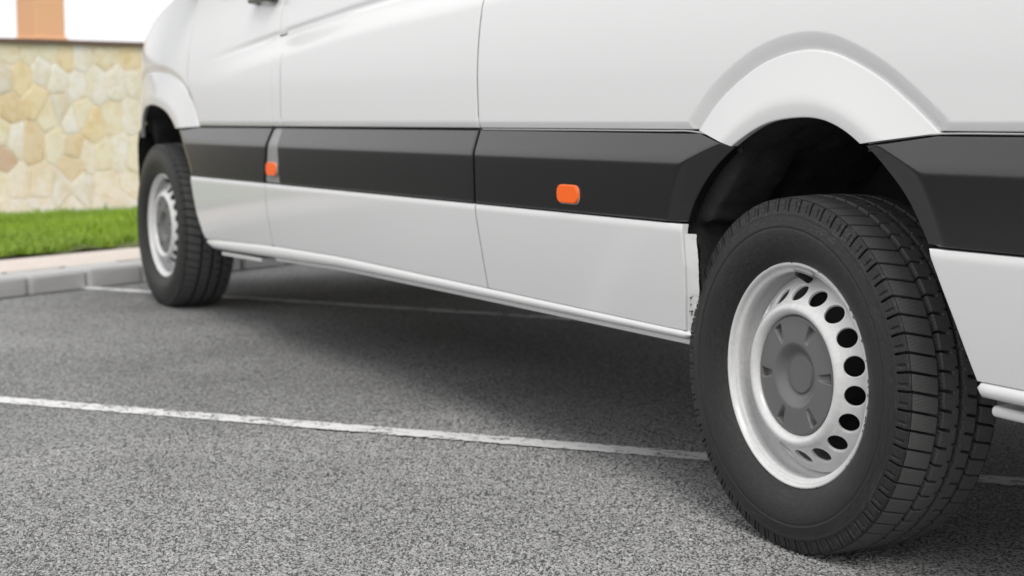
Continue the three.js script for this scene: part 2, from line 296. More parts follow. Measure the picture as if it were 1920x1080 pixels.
// ------------------------------------------------------------------ stone wall and plaster pillar
{
  const S0 = -1.35, S1 = 6.4, Y0 = 0.06, tops = (s) => 1.262; // s along the wall
  const wall = group('stone_wall', [WB[0], 0, WB[1]]); tag(wall, 'wall of irregular cream and yellow limestone with thin brown coping', 'stone wall');
  const loc = (s, y, o) => { const p = wp(s, o); return [p[0] - WB[0], y, p[1] - WB[1]]; };
  const core = gridGeo(2, 2, (i, j) => [...loc(i ? S1 : S0, j ? 1.27 : 0, 0)], true);
  const mortarM = new THREE.MeshStandardMaterial({ color: lin(0.88, 0.81, 0.68), roughness: 0.95, bumpMap: rep(grainTex, 3), bumpScale: 0.004 });
  const ang = Math.atan2(-WD[1], WD[0]);
  const box = (s0, s1, y0, y1, o0, o1) => { const g = new THREE.BoxGeometry(s1 - s0, y1 - y0, o1 - o0); g.rotateY(ang); const p = wp((s0 + s1) / 2, (o0 + o1) / 2); g.translate(p[0] - WB[0], (y0 + y1) / 2, p[1] - WB[1]); return g; };
  mesh('mortar', box(S0, S1, 0, 1.262, -0.36, -0.004), mortarM, wall);
  // seeds: those read from the photo, then a jittered field on either side
  const seen = [[0.11, 1.21, 0], [0.25, 1.22, 0], [0.41, 1.22, 0], [0.54, 1.16, 1], [0.66, 1.18, 5], [0.86, 1.19, 0], [1.08, 1.18, 1], [0.07, 1.03, 4], [0.19, 1.03, 1], [0.36, 1.08, 5], [0.48, 1.03, 5], [0.62, 0.98, 5], [0.79, 1.00, 5], [0.94, 1.00, 5], [1.10, 1.01, 5], [0.10, 0.82, 2], [0.30, 0.87, 1], [0.39, 0.77, 0], [0.49, 0.82, 4], [0.56, 0.74, 5], [0.65, 0.78, 0], [0.75, 0.69, 1], [0.91, 0.75, 0], [1.06, 0.77, 5], [0.04, 0.66, 0], [0.13, 0.62, 5], [0.27, 0.60, 2], [0.45, 0.59, 0], [0.58, 0.55, 2], [0.70, 0.49, 6], [0.82, 0.49, 0], [0.96, 0.52, 5], [1.09, 0.48, 0], [0.04, 0.49, 3], [0.01, 0.32, 0], [0.13, 0.32, 6], [0.33, 0.31, 6], [0.48, 0.28, 4], [0.56, 0.42, 2], [0.64, 0.26, 4], [0.83, 0.28, 6], [1.05, 0.26, 6]];
  const r = rng(91), seeds = seen.map((q) => [...q]);
  for (let s = S0 - 0.1; s < S1 + 0.1; s += (s > -0.6 && s < 2.2 ? 0.17 : 0.30)) for (let y = 0.12; y < 1.32; y += (s > -0.6 && s < 2.2 ? 0.235 : 0.30)) { const a = s + (r() - 0.5) * 0.15, b = y + (r() - 0.5) * 0.2; if (a > -0.09 && a < 1.19) continue; seeds.push([a, b, Math.floor(r() * 7)]); }
  for (const a of [0.1, 0.3, 0.55, 0.8, 1.0]) seeds.push([a + 0.04 * r(), 0.10 + 0.05 * r(), 4]);
  const mN = vnoise(95, 8), mO = vnoise(96, 32), mP = vnoise(97, 128), mottle = dataTex(512, (i, j) => { const a = mN(i / 64, j / 64) * 0.4 + mO(i / 16, j / 16) * 0.4 + mP(i / 4, j / 4) * 0.2, b = sstep(0.52, 0.62, a), c = sstep(0.48, 0.36, a); return [toS(clamp(0.98 + 0.02 * b - 0.05 * c)), toS(clamp(0.96 + 0.04 * b - 0.09 * c)), toS(clamp(0.91 + 0.09 * b - 0.17 * c))]; }, true);
  const pal = [[0.94, 0.87, 0.68], [0.94, 0.81, 0.54], [0.87, 0.72, 0.49], [0.76, 0.56, 0.41], [0.87, 0.82, 0.72], [0.96, 0.93, 0.85], [0.94, 0.86, 0.72]];
  const mats = pal.map((c, i) => new THREE.MeshStandardMaterial({ color: lin(...c), roughness: 0.9, map: rep(mottle, 1.0 + 0.08 * i), bumpMap: rep(grainTex, 2.2), bumpScale: 0.010 }));
  const clip = (poly, nx, ny, d) => { const out = []; for (let i = 0; i < poly.length; i++) { const a = poly[i], b = poly[(i + 1) % poly.length], da = a[0] * nx + a[1] * ny - d, db = b[0] * nx + b[1] * ny - d; if (da <= 0) out.push(a); if ((da < 0) !== (db < 0) && da !== db) { const t = da / (da - db); out.push([a[0] + (b[0] - a[0]) * t, a[1] + (b[1] - a[1]) * t]); } } return out; };
  const ys = 0.78; // cells are taller than wide
  let count = 0;
  for (const [a, b, k] of seeds) {
    if (a < S0 || a > S1 || b > 1.3) continue;
    let poly = [[S0, Y0 * ys], [S1, Y0 * ys], [S1, 1.258 * ys], [S0, 1.258 * ys]];
    for (const [c, d] of seeds) { if (c === a && d === b) continue; const dx = c - a, dy = (d - b) * ys, L = Math.hypot(dx, dy); if (L > 0.9 || L < 0.03) continue; const nx = dx / L, ny = dy / L; poly = clip(poly, nx, ny, (a * nx + b * ys * ny) + L / 2 - 0.0035); if (poly.length < 3) break; }
    if (poly.length < 3) continue;
    poly = poly.map(([x, y]) => [x, y / ys]);
    // round the corners
    const pts = []; for (let i = 0; i < poly.length; i++) { const p = poly[(i + poly.length - 1) % poly.length], q = poly[i], n = poly[(i + 1) % poly.length]; const e = 0.13; pts.push([lerp(q[0], p[0], e), lerp(q[1], p[1], e)], [lerp(q[0], (p[0] + n[0]) / 2, 0.05), lerp(q[1], (p[1] + n[1]) / 2, 0.05)], [lerp(q[0], n[0], e), lerp(q[1], n[1], e)]); }
    let cx = 0, cy = 0; for (const p of pts) { cx += p[0] / pts.length; cy += p[1] / pts.length; }
    const proud = 0.001 + 0.006 * r(), tx = (r() - 0.5) * 0.03, ty = (r() - 0.5) * 0.03, n = pts.length, pos = [], uv = [], idx = [];
    const ring = (sc, o) => { for (const p of pts) { const x = cx + (p[0] - cx) * sc, y = cy + (p[1] - cy) * sc; pos.push(...loc(x, y, o + (sc < 0.99 ? tx * (x - cx) + ty * (y - cy) : 0))); uv.push(x + k * 0.37, y + count * 0.113); } };
    ring(1, -0.014); ring(1, proud * 0.35); ring(0.965, proud * 0.95); ring(0.6, proud + 0.004 * r()); pos.push(...loc(cx, cy, proud)); uv.push(cx + k * 0.37, cy + count * 0.113);
    for (let L = 0; L < 3; L++) for (let i = 0; i < n; i++) { const A = L * n + i, B = L * n + (i + 1) % n; idx.push(A, A + n, B, B, A + n, B + n); }
    for (let i = 0; i < n; i++) idx.push(3 * n + i, 4 * n, 3 * n + (i + 1) % n);
    const g = new THREE.BufferGeometry(); g.setAttribute('position', new THREE.Float32BufferAttribute(pos, 3)); g.setAttribute('uv', new THREE.Float32BufferAttribute(uv, 2)); g.setIndex(idx); g.computeVertexNormals();
    mesh('stone', g, mats[k], wall); count++;
  }
  const copM = new THREE.MeshStandardMaterial({ color: lin(0.13, 0.075, 0.055), roughness: 0.6 });
  for (let s = S0; s < S1; s += 0.8) { const g = box(s + 0.002, s + 0.798, 1.262, 1.287, -0.39, 0.035); mesh('coping_slab', g, copM, wall); }
  // pale concrete strip at the wall foot
  tag(mesh('plinth_strip', (() => { const g = new THREE.BoxGeometry(S1 - S0, 0.13, 0.34); g.rotateY(ang); const p = wp((S0 + S1) / 2, 0.172); g.translate(p[0], 0.065, p[1]); return g; })(), new THREE.MeshStandardMaterial({ color: lin(0.5, 0.5, 0.49), roughness: 0.9, map: rep(grainCol, 1), bumpMap: rep(grainTex, 2), bumpScale: 0.004 })), 'pale concrete strip along the foot of the wall', null, null, 'structure');
  // plaster pillar standing on the wall
  const c = wp(0.463, -0.17), pil = group('plaster_pillar', [c[0], 1.287, c[1]]); tag(pil, 'peach plaster pillar rising from the top of the stone wall', 'pillar');
  const pm = new THREE.MeshStandardMaterial({ color: lin(0.86, 0.50, 0.28), roughness: 0.9, bumpMap: rep(grainTex, 3), bumpScale: 0.003 });
  const sg = slab(0.235, 0.96, 0.235, 0.012, 2); sg.rotateY(ang); mesh('shaft', sg, pm, pil);
  const bg = slab(0.262, 0.02, 0.262, 0.008, 2); bg.rotateY(ang); mesh('base', bg, pm, pil);
  const cg = slab(0.30, 0.06, 0.30, 0.012, 2); cg.rotateY(ang); cg.translate(0, 0.962, 0); mesh('capital', cg, pm, pil);
}

// ------------------------------------------------------------------ the van
const VP = [-1.9, 0, -0.985];
const van = group('cargo_van', VP); tag(van, 'white panel van with black side trim parked on the asphalt', 'van');
function vpart(name, geo, mat, parent = van, label) {
  if (Array.isArray(geo)) geo = mergeGeometries(geo.map((g) => { g = g.index ? g.toNonIndexed() : g; for (const k of Object.keys(g.attributes)) if (!['position', 'normal', 'uv'].includes(k)) g.deleteAttribute(k); return g; }));
  geo.translate(-VP[0], -VP[1], -VP[2]); const m = mesh(name, geo, mat, parent); if (label) m.userData.label = label; return m;
}
// measured lines of the left side
const bandT = (x) => 0.820 + 0.0114 * x, creaseY = (x) => 0.7635 + 0.0114 * x, bandB = (x) => 0.6300 + 0.0117 * x;
const lipT = smoothed(piecewise([[-4, 0.33], [-3.53, 0.347], [-2.95, 0.373], [-2.3, 0.389], [-1.25, 0.3915], [-0.33, 0.3925], [0.5, 0.417], [1.6, 0.42]]), 0.12);
const lipB = smoothed(piecewise([[-4, 0.295], [-3.55, 0.308], [-3.0, 0.327], [-2.3, 0.352], [-1.3, 0.364], [-0.35, 0.373], [0.5, 0.389], [1.6, 0.387]]), 0.12);
const openR = spline([[-0.318, 0.605], [-0.286, 0.668], [-0.222, 0.736], [-0.137, 0.791], [-0.033, 0.835], [0.07, 0.849], [0.138, 0.846], [0.196, 0.830], [0.254, 0.801], [0.307, 0.765], [0.371, 0.709], [0.430, 0.627], [0.442, 0.605]], 160);
const ridgeR = spline([[-0.269, 0.818], [-0.198, 0.878], [-0.085, 0.938], [-0.009, 0.961], [0.07, 0.971], [0.135, 0.967], [0.189, 0.954], [0.282, 0.918], [0.36, 0.875], [0.437, 0.825]], 160);
const openF = spline([[-4.76, 0.56], [-4.72, 0.68], [-4.64, 0.775], [-4.5, 0.84], [-4.33, 0.862], [-4.18, 0.853], [-4.06, 0.825], [-3.955, 0.767], [-3.88, 0.68], [-3.79, 0.583], [-3.785, 0.57]], 160);
const ridgeF = spline([[-4.93, 0.775], [-4.86, 0.85], [-4.74, 0.92], [-4.58, 0.968], [-4.38, 0.99], [-4.2, 0.990], [-4.03, 0.972], [-3.86, 0.925], [-3.76, 0.862], [-3.69, 0.778]], 160);
const ridgeRy = piecewise(ridgeR), ridgeFy = piecewise(ridgeF), dRidgeR = distTo(ridgeR), dRidgeF = distTo(ridgeF), dOpenR = distTo(openR), dOpenF = distTo(openF);
const charY = piecewise([[-5, 0.90], [-3.607, 1.015], [-3.194, 1.057], [-2.815, 1.095], [-2.222, 1.145], [-1.893, 1.168], [-1.2, 1.205], [2, 1.33]]);
const plan = (x) => -0.25 * Math.max(0, -4.2 - x) ** 2;
function zBody(x, y, groove = true) {
  let z = plan(x);
  const u = y - 0.93; if (u > 0) z -= u < 0.22 ? 0.38 * u * u : 0.38 * 0.22 * 0.22 + 0.1672 * (u - 0.22);
  const A = 0.020 * sstep(-3.68, -2.7, x), d = y - charY(x);
  if (A > 0) z -= A * (0.9 * sstep(-0.085, 0.0, d) + 0.35 * (sstep(-0.006, 0.004, d) - sstep(0.006, 0.028, d)) * 0.7);
  if (groove) {
    let gdp = 0; const ds = y - bandT(x);
    if (ds < 0.019) gdp = Math.max(gdp, 0.0065 * Math.pow(1 - clamp(ds / 0.019), 1.2));
    if (x > -0.4 && x < 0.6 && y < 1.05) { const k = dRidgeR(x, y); if (k < 0.036) gdp = Math.max(gdp, 0.0115 * Math.pow(1 - k / 0.036, 1.3)); }
    if (x < -3.55 && y < 1.08) { const k = dRidgeF(x, y); if (k < 0.034) gdp = Math.max(gdp, 0.012 * Math.pow(1 - k / 0.034, 1.25)); }
    z -= gdp;
  }
  return z;
}
const smin = (a, b, k) => { const h = clamp(0.5 + 0.5 * (b - a) / k); return lerp(b, a, h) - k * h * (1 - h); };
function zBand(x, y) {
  const top = -0.004 + (bandT(x) - y) * 0.335;                 // upper chamfer, facing up
  const face = 0.0165 - (creaseY(x) - y) * 0.045;
  let z = smin(top, face, 0.004);
  const a = x > -1.2 ? dOpenR(x, y) : dOpenF(x, y);
  if (a < 0.14) z = smin(z, -0.004 + a * 0.34, 0.004);           // flare round the wheel opening
  return z + plan(x);
}
const zLow = (x, y) => { const t = (bandB(x) - y) / 0.23; return 0.012 - 0.040 * t + 0.012 * t * (1 - t) - 0.0035 * sstep(0.02, 0, bandB(x) - y) ; };
// a pressed panel over a four-sided region of the side, edges rolled inwards
function panel(o) {
  const { L, R, B, T, z, rad = 0.0026, depth = 0.016, e = 'lrbt' } = o;
  const P = (s, t) => { let y = lerp(B(0.5 * (L(0.8) + R(0.8))), T(0.5 * (L(0.8) + R(0.8))), t), x = 0; for (let k = 0; k < 7; k++) { x = lerp(L(y), R(y), s); y = lerp(B(x), T(x), t); } return [x, y]; };
  const ss = o.ss ?? Array.from({ length: o.nx + 1 }, (_, i) => i / o.nx), ts = o.ts ?? Array.from({ length: o.ny + 1 }, (_, i) => i / o.ny);
  const rim = [[rad, depth], [rad, rad], [rad * 0.86, rad * 0.5], [rad * 0.5, rad * 0.14]];
  const us = [], vs = [];
  if (e.includes('l')) for (const q of rim) us.push([0, -1, q]); for (const s of ss) us.push([s, 0, null]); if (e.includes('r')) for (const q of [...rim].reverse()) us.push([1, 1, q]);
  if (e.includes('b')) for (const q of rim) vs.push([0, -1, q]); for (const t of ts) vs.push([t, 0, null]); if (e.includes('t')) for (const q of [...rim].reverse()) vs.push([1, 1, q]);
  return gridGeo(us.length, vs.length, (i, j) => {
    const [s, ds, q] = us[i], [t, dt, w] = vs[j]; let [x, y] = P(s, t); let zz = z(x, y), dx = 0, dy = 0, drop = 0;
    if (ds) { const c = P(s - ds * 0.004, t), n = Math.hypot(x - c[0], y - c[1]) || 1; dx += (x - c[0]) / n * q[0]; dy += (y - c[1]) / n * q[0]; drop = Math.max(drop, q[1]); }
    if (dt) { const c = P(s, t - dt * 0.004), n = Math.hypot(x - c[0], y - c[1]) || 1; dx += (x - c[0]) / n * w[0]; dy += (y - c[1]) / n * w[0]; drop = Math.max(drop, w[1]); }
    return [x + dx, y + dy, zz - drop, x, y];
  });
}
const GAP = 0.0060; // boundary inset so that rolled edges leave a gap
const K = (v) => () => v;
const roofY = 2.42;
const tsUp = (B, fine, T) => { const a = []; for (let y = B; y < fine; y += 0.004) a.push((y - B) / (T - B)); for (let y = fine; y < T - 0.03; y += 0.06) a.push((y - B) / (T - B)); a.push(1); return a; };
// --- seams as x(y)
const seamSR = smoothed(piecewise([[0.3, -1.265], [0.49, -1.262], [0.61, -1.267], [0.74, -1.262], [0.81, -1.264], [0.93, -1.272], [1.135, -1.269], [2.6, -1.262]]), 0.01);
const seamSFup = piecewise([[0.7, -2.752], [1.09, -2.746], [1.1, -2.766], [2.6, -2.76]]);
const seamDRup = piecewise([[0.7, -2.842], [1.075, -2.833], [1.1, -2.834], [2.6, -2.828]]);
const seamDRband = piecewise([[0.55, -2.897], [0.60, -2.893], [0.73, -2.853], [0.79, -2.832]]);
const seamSFband = K(-2.748);
const seamDlow = piecewise([[0.33, -2.927], [0.488, -2.909], [0.59, -2.892]]);
const seamFD = piecewise([[0.75, -3.70], [0.79, -3.70], [0.844, -3.738], [0.9, -3.785], [0.959, -3.815], [1.0, -3.812], [1.165, -3.785], [2.0, -3.78]]);
const off = (f, d) => (v) => f(v) + d;
// upper white panels
vpart('sliding_door', panel({ L: off(seamSFup, GAP), R: off(seamSR, -GAP), B: off(bandT, 0.006), T: K(roofY), nx: 110, ts: tsUp(0.80, 1.32, roofY), z: (x, y) => zBody(x, y) }), M.paint);
vpart('pillar_panel', panel({ L: off(seamDRup, 0.004), R: off(seamSFup, -GAP), B: off(bandT, 0.006), T: (x) => charY(x) - 0.003, nx: 10, ny: 70, z: (x, y) => zBody(x, y) - 0.0006 }), M.paint);
vpart('pillar_panel', panel({ L: off(seamDRup, GAP - 0.001), R: off(seamSFup, -GAP), B: (x) => charY(x) + 0.0075, T: K(roofY), nx: 10, ny: 90, z: (x, y) => zBody(x, y) - 0.003 }), M.paint);
const frontDoor = vpart('front_door', panel({ L: off(seamFD, GAP), R: off(seamDRup, -0.004), B: off(bandT, 0.006), T: K(1.36), nx: 80, ts: tsUp(0.785, 1.30, 1.36), z: (x, y) => zBody(x, y) }), M.paint);
{ // quarter panel with the arch cut out of its lower edge
  const B = (x) => (x > -0.269 && x < 0.437 ? ridgeRy(x) + 0.0005 : bandT(x) + 0.006);
  const ss = []; const x0 = -1.27 + GAP, x1 = 1.5; for (let x = x0; x < -0.45; x += 0.03) ss.push((x - x0) / (x1 - x0)); for (let x = -0.45; x < 0.6; x += 0.0055) ss.push((x - x0) / (x1 - x0)); for (let x = 0.6; x < x1 - 0.02; x += 0.04) ss.push((x - x0) / (x1 - x0)); ss.push(1);
  const ts = []; for (let y = 0; y < 0.05; y += 0.0022) ts.push(y / 1.6); for (let y = 0.05; y < 0.5; y += 0.007) ts.push(y / 1.6); for (let y = 0.5; y < 1.57; y += 0.06) ts.push(y / 1.6); ts.push(1);
  vpart('quarter_panel', panel({ L: off(seamSR, GAP), R: K(1.5), B, T: K(roofY), ss, ts, z: (x, y) => zBody(x, y), e: 'lrb', depth: 0.016, rad: 0.003 }), M.paint);
}
// flared wheel arch pressings
function archFlare(ridge, open, i0, i1, top, zs) {
  const n = 150, m = 40; // t: 0 = opening edge, 1 = ridge; extra rows roll in at both ends
  const at = (poly, f) => { const k = clamp(f) * (poly.length - 1), i = Math.min(poly.length - 2, Math.floor(k)); return [lerp(poly[i][0], poly[i + 1][0], k - i), lerp(poly[i][1], poly[i + 1][1], k - i)]; };
  const raw = (t) => (t > 0.27 ? lerp(0.0085, -0.0060, (t - 0.27) / 0.73) : 0.0085 - 0.0026 * ((0.27 - t) / 0.27) ** 2);
  const prof = (t) => { let a = 0; const w = 0.09 * Math.min(1, (1 - t) / 0.3); for (let k = -4; k <= 4; k++) a += raw(t + k * w / 4); return zs + a / 9; };
  const rows = [[0, -0.016], [0, -0.008], [0, -0.003, 0.0026], [0, -0.0008, 0.001]]; for (let j = 0; j <= m; j++) rows.push([j / m, 0]);
  rows.push([1, -0.001, -0.0008], [1, -0.004, -0.0022], [1, -0.022, -0.003]);
  return gridGeo(n + 1, rows.length, (i, j) => {
    const s = i / n, a = at(open, lerp(i0, i1, s)), b = at(ridge, s), [t, dz, dr = 0] = rows[j], L = Math.hypot(b[0] - a[0], b[1] - a[1]);
    const tt = t - dr / L * (t < 0.5 ? 1 : 1); const x = lerp(a[0], b[0], tt), y = lerp(a[1], b[1], tt); return [x, y, plan(x) + prof(t) + dz, x, y];
  });
}
const idxNear = (poly, x, y) => { let k = 0, m = 1e9; poly.forEach(([a, b], i) => { const d = (a - x) ** 2 + (b - y) ** 2; if (d < m) { m = d; k = i; } }); return k / (poly.length - 1); };
vpart('wheel_arch', archFlare(ridgeR, openR, idxNear(openR, -0.140, 0.791), idxNear(openR, 0.248, 0.804), 0, 0), M.paint);
vpart('wheel_arch', archFlare(ridgeF, openF, idxNear(openF, -4.70, 0.715), idxNear(openF, -3.955, 0.767), 0, 0.002), M.paint);
// front fender above the arch, up to the bonnet edge
const hoodEdge = smoothed(piecewise([[-5.4, 0.88], [-5.1, 0.98], [-4.75, 1.10], [-4.3, 1.235], [-3.8, 1.36]]), 0.1);
{
  const B = (x) => (x < -3.695 && x > -4.92 ? ridgeFy(x) + 0.0005 : x < -4.9 ? 0.78 : bandT(x) + 0.006);
  const ts = []; for (let y = 0; y < 0.05; y += 0.0025) ts.push(y / 0.3); for (let y = 0.05; y <= 0.30001; y += 0.0125) ts.push(Math.min(1, y / 0.3));
  vpart('front_fender', panel({ L: K(-5.12), R: off(seamFD, -GAP), B, T: hoodEdge, nx: 150, ts, z: (x, y) => zBody(x, y), rad: 0.003 }), M.paint);
}
// black side trim
const eR = openR.filter(([x]) => x < 0), eR2 = openR.filter(([x]) => x > 0.2), eF = openF.filter(([x]) => x > -4.1);
const edgeL = yxInv(eR), edgeR = yxInv(eR2), edgeF = yxInv(eF);
const dense = (n, at, k) => { const a = []; for (let i = 0; i <= n; i++) { const t = i / n; a.push(at === 1 ? 1 - Math.pow(1 - t, k) : Math.pow(t, k)); } return a; };
const tipT = (x) => (x > -0.265 && x < 0.1 ? lerp(bandT(-0.265), 0.7915, (x + 0.265) / 0.125) : x > 0.1 && x < 0.44 ? lerp(0.8035, bandT(0.44), (x - 0.248) / 0.192) : x < -3.695 ? lerp(bandT(-3.695), 0.767, (x + 3.695) / -0.26) : bandT(x));
const bz = (x, y) => zBand(x, y);
const bp = { B: off(bandB, 0.004), T: off(tipT, -0.007), z: bz, rad: 0.0035, depth: 0.022 };
vpart('side_trim', panel({ ...bp, L: off(seamSR, GAP + 0.004), R: edgeL, ss: dense(110, 1, 1.8), ny: 60 }), M.trim);
vpart('side_trim', panel({ ...bp, L: edgeR, R: K(1.5), ss: dense(110, 0, 1.8), ny: 60 }), M.trim);
vpart('side_trim', panel({ ...bp, L: off(seamSFband, GAP + 0.003), R: off(seamSR, -GAP - 0.004), nx: 60, ny: 60 }), M.trim);
vpart('side_trim', panel({ ...bp, L: edgeF, R: off(seamDRband, -GAP - 0.003), ss: dense(90, 0, 1.8), ny: 60 }), M.trim);
vpart('pillar_trim', panel({ ...bp, L: off(seamDRband, 0.006), R: off(seamSFband, -GAP), nx: 10, ny: 40, z: (x, y) => zBand(x, y) - 0.006 }), M.pillarTrim, van, 'lighter grey trim piece on the door pillar');
{ // thin pale bead between body and trim
  const bead = (a, b) => new THREE.TubeGeometry(new THREE.CatmullRomCurve3(Array.from({ length: 16 }, (_, i) => { const x = lerp(a, b, i / 15); return new THREE.Vector3(x, tipT(x) - 0.0005, -0.0065 + plan(x)); })), 40, 0.0019, 6);
  vpart('trim_bead', bead(-1.25, -0.16), M.bead); vpart('trim_bead', bead(0.26, 1.49), M.bead);
}
// lower white panels with the rolled sill lip
function lower(name, L, R, nx, z = zLow, e = 'lrt') {
  const o = { L, R, B: lipT, T: off(bandB, -0.006), z, nx, ny: 44, e };
  vpart(name, panel(o), M.paint);
}
const rearLowL = piecewise([[0.38, 0.534], [0.42, 0.520], [0.516, 0.484], [0.621, 0.439]]), frontLowL = piecewise([[0.327, -3.70], [0.36, -3.735], [0.439, -3.762], [0.578, -3.762]]), quartR = piecewise([[0.38, -0.352], [0.47, -0.327], [0.534, -0.314], [0.623, -0.308]]);
lower('lower_panel', off(seamSR, GAP - 0.001), quartR, 70);
lower('lower_panel', off(rearLowL, 0.004), K(1.5), 70);
lower('lower_panel', off(seamDlow, GAP - 0.001), off(seamSR, -GAP + 0.001), 80);
lower('lower_panel', off(frontLowL, 0.004), off(seamDlow, -GAP + 0.001), 60);
{ // sill lip: a bulge below the panels, then the undercut
  const lip = (x0, x1, n, cap0) => gridGeo(n, 16, (i, j) => {
    const x = lerp(x0, x1, i / (n - 1)), a = lipT(x), b = lipB(x), h = a - b, z0 = zLow(x, a), t = j / 15; let y, z;
    if (t < 0.12) { y = a + 0.002; z = z0 - 0.012 * (1 - t / 0.12) - 0.002; }
    else { const q = (t - 0.12) / 0.88, an = lerp(1.35, -1.75, q); y = (a + b) / 2 + h * 0.5 * Math.sin(an); z = z0 - 0.006 + 0.0080 * Math.cos(an) - (q > 0.5 ? 0.010 * (q - 0.5) : 0); }
    const endF = cap0 ? clamp((x - x0) / 0.22) : 1; z -= 0.008 * (1 - endF) ** 2; if (endF < 1) { const k = Math.sqrt(clamp((x - x0) / 0.10)); y = lerp(a - 0.004, y, 0.25 + 0.75 * k); } if (i === 0 || i === n - 1) { y = (a + b) / 2; z = z0 - 0.012; } return [x, y, z, x, y];
  }, true);
  vpart('sill_lip', lip(-3.735, -0.330, 140, true), M.paint);
  vpart('sill_lip', lip(0.512, 1.5, 50, false), M.paint);
  const pinch = (x0, x1, dy0, dy1, z0, z1) => gridGeo(60, 6, (i, j) => { const x = lerp(x0, x1, i / 59), c = [[-0.012, z1], [dy1, z1], [dy1, z0 - 0.003], [dy1 + 0.003, z0], [dy0, z0], [dy0 + 0.001, z1]][5 - j]; return [x, lipB(x) + c[0], c[1], x, c[0]]; });
  vpart('pinch_weld', pinch(-2.95, -0.262, 0.004, -0.0150, -0.050, -0.068), M.paint);
  vpart('jacking_bracket', (() => { const g = new RoundedBoxGeometry(0.46, 0.016, 0.05, 2, 0.004); g.rotateZ(0.028); g.translate(-3.35, 0.297, -0.078); return g; })(), M.paint);
  vpart('sill_tube', (() => { const g = new RoundedBoxGeometry(3.3, 0.09, 0.12, 2, 0.01); g.translate(-1.95, 0.405, -0.125); return g; })(), M.chassis);
}
{ // ragged, rusty flange at the rear end of the lower quarter panel
  const r = rng(121), n = 46; const edge = Array.from({ length: n }, (_, i) => { const y = lerp(0.385, 0.603, i / (n - 1)); const bite = y > 0.41 && y < 0.475 ? 0.0045 * r() : 0.0025 * r(); return [y, 0.020 - bite]; });
  vpart('panel_flange', gridGeo(n, 4, (i, j) => { const [y, w] = edge[i], x = quartR(y); const c = [[0.004, -0.006], [0.006, -0.011], [0.006 + w * 0.5, -0.017], [0.006 + w, -0.022]][j]; return [x + c[0], y, zLow(x, y) + c[1], x, y]; }, true), M.paint);
  const specks = []; for (let i = 0; i < 7; i++) { const y = 0.415 + 0.06 * r(), w = 0.006 + 0.010 * r(), s = new THREE.CircleGeometry(0.0010 + 0.0015 * r(), 7); s.scale(1, 1.4, 1); s.rotateY(0.35); const x = quartR(y) + w; s.translate(x, y, zLow(x, y) - 0.0085 - (w - 0.006) * 0.42); specks.push(s); }
  vpart('rust_patch', specks, M.rust);
}
{ // seals behind the gaps
  const strip = (f, y0, y1, zf, w = 0.04) => gridGeo(2, 40, (i, j) => { const y = lerp(y0, y1, j / 39), x = f(y); return [x + (i - 0.5) * w, y, zf(x, y) - 0.0017, 0, y]; });
  const zb = (x, y) => zBody(x, y) - 0.0035 * sstep(1.06, 1.09, y) * (x < -2.5 ? 1 : 0) - 0.0004, band = (x, y) => zBand(x, clamp(y, bandB(x) + 0.01, bandT(x) - 0.01)) - 0.006;
  const g = [strip(seamSR, 0.80, 2.4, zb), strip(seamSFup, 0.78, 2.4, zb), strip(seamDRup, 0.77, 2.4, zb), strip(seamFD, 0.77, 1.4, zb), strip(seamSR, 0.60, 0.82, band), strip(seamDRband, 0.59, 0.80, band), strip(seamSFband, 0.59, 0.80, band), strip(seamSR, 0.38, 0.61, zLow), strip(seamDlow, 0.35, 0.60, zLow)];
  const h = (x0, x1, f, zf) => gridGeo(80, 2, (i, j) => { const x = lerp(x0, x1, i / 79); return [x, f(x) + (j - 0.5) * 0.05, zf, x, 0]; });
  g.push(h(-3.68, -0.27, bandT, -0.0155), h(0.44, 1.5, bandT, -0.0155), h(-3.7, -0.33, bandB, -0.002), h(0.46, 1.5, bandB, -0.002));
  g.push(gridGeo(20, 2, (i, j) => { const x = lerp(-0.285, -0.135, i / 19); return [x, tipT(x) + (j - 0.5) * 0.03, -0.018, 0, 0]; }), gridGeo(20, 2, (i, j) => { const x = lerp(0.245, 0.46, i / 19); return [x, tipT(x) + (j - 0.5) * 0.03, -0.018, 0, 0]; }), gridGeo(20, 2, (i, j) => { const x = lerp(-3.97, -3.66, i / 19); return [x, tipT(x) + (j - 0.5) * 0.03, -0.018, 0, 0]; }));
  vpart('door_seal', g, M.seal);
}
// marker lights
function marker(x, y, w, h, turn) {
  const rr = (w, h, r) => { const s = new THREE.Shape(); s.moveTo(-w / 2 + r, -h / 2); s.lineTo(w / 2 - r, -h / 2); s.quadraticCurveTo(w / 2, -h / 2, w / 2, -h / 2 + r); s.lineTo(w / 2, h / 2 - r); s.quadraticCurveTo(w / 2, h / 2, w / 2 - r, h / 2); s.lineTo(-w / 2 + r, h / 2); s.quadraticCurveTo(-w / 2, h / 2, -w / 2, h / 2 - r); s.lineTo(-w / 2, -h / 2 + r); s.quadraticCurveTo(-w / 2, -h / 2, -w / 2 + r, -h / 2); return s; };
  const z = zBand(x, y), t = group('marker_light', [x - VP[0], y, z - VP[2]], van); t.rotation.z = 0.012;
  const b = new THREE.ExtrudeGeometry(rr(w - 0.001, h, 0.020), { depth: 0.003, bevelEnabled: true, bevelThickness: 0.0015, bevelSize: 0.0015, bevelSegments: 2, curveSegments: 8 }); b.translate(0, -0.001, -0.003); mesh('bezel', b, M.bezel, t);
  const l = new THREE.ExtrudeGeometry(rr(w - 0.006, h - 0.006, 0.0185), { depth: 0.003, bevelEnabled: true, bevelThickness: 0.0035, bevelSize: 0.003, bevelSegments: 5, curveSegments: 8 }); mesh('lens', l, M.orange, t);
  return t;
}
marker(-0.772, 0.663, 0.098, 0.043).userData.label = 'orange side marker light on the trim near the rear wheel';
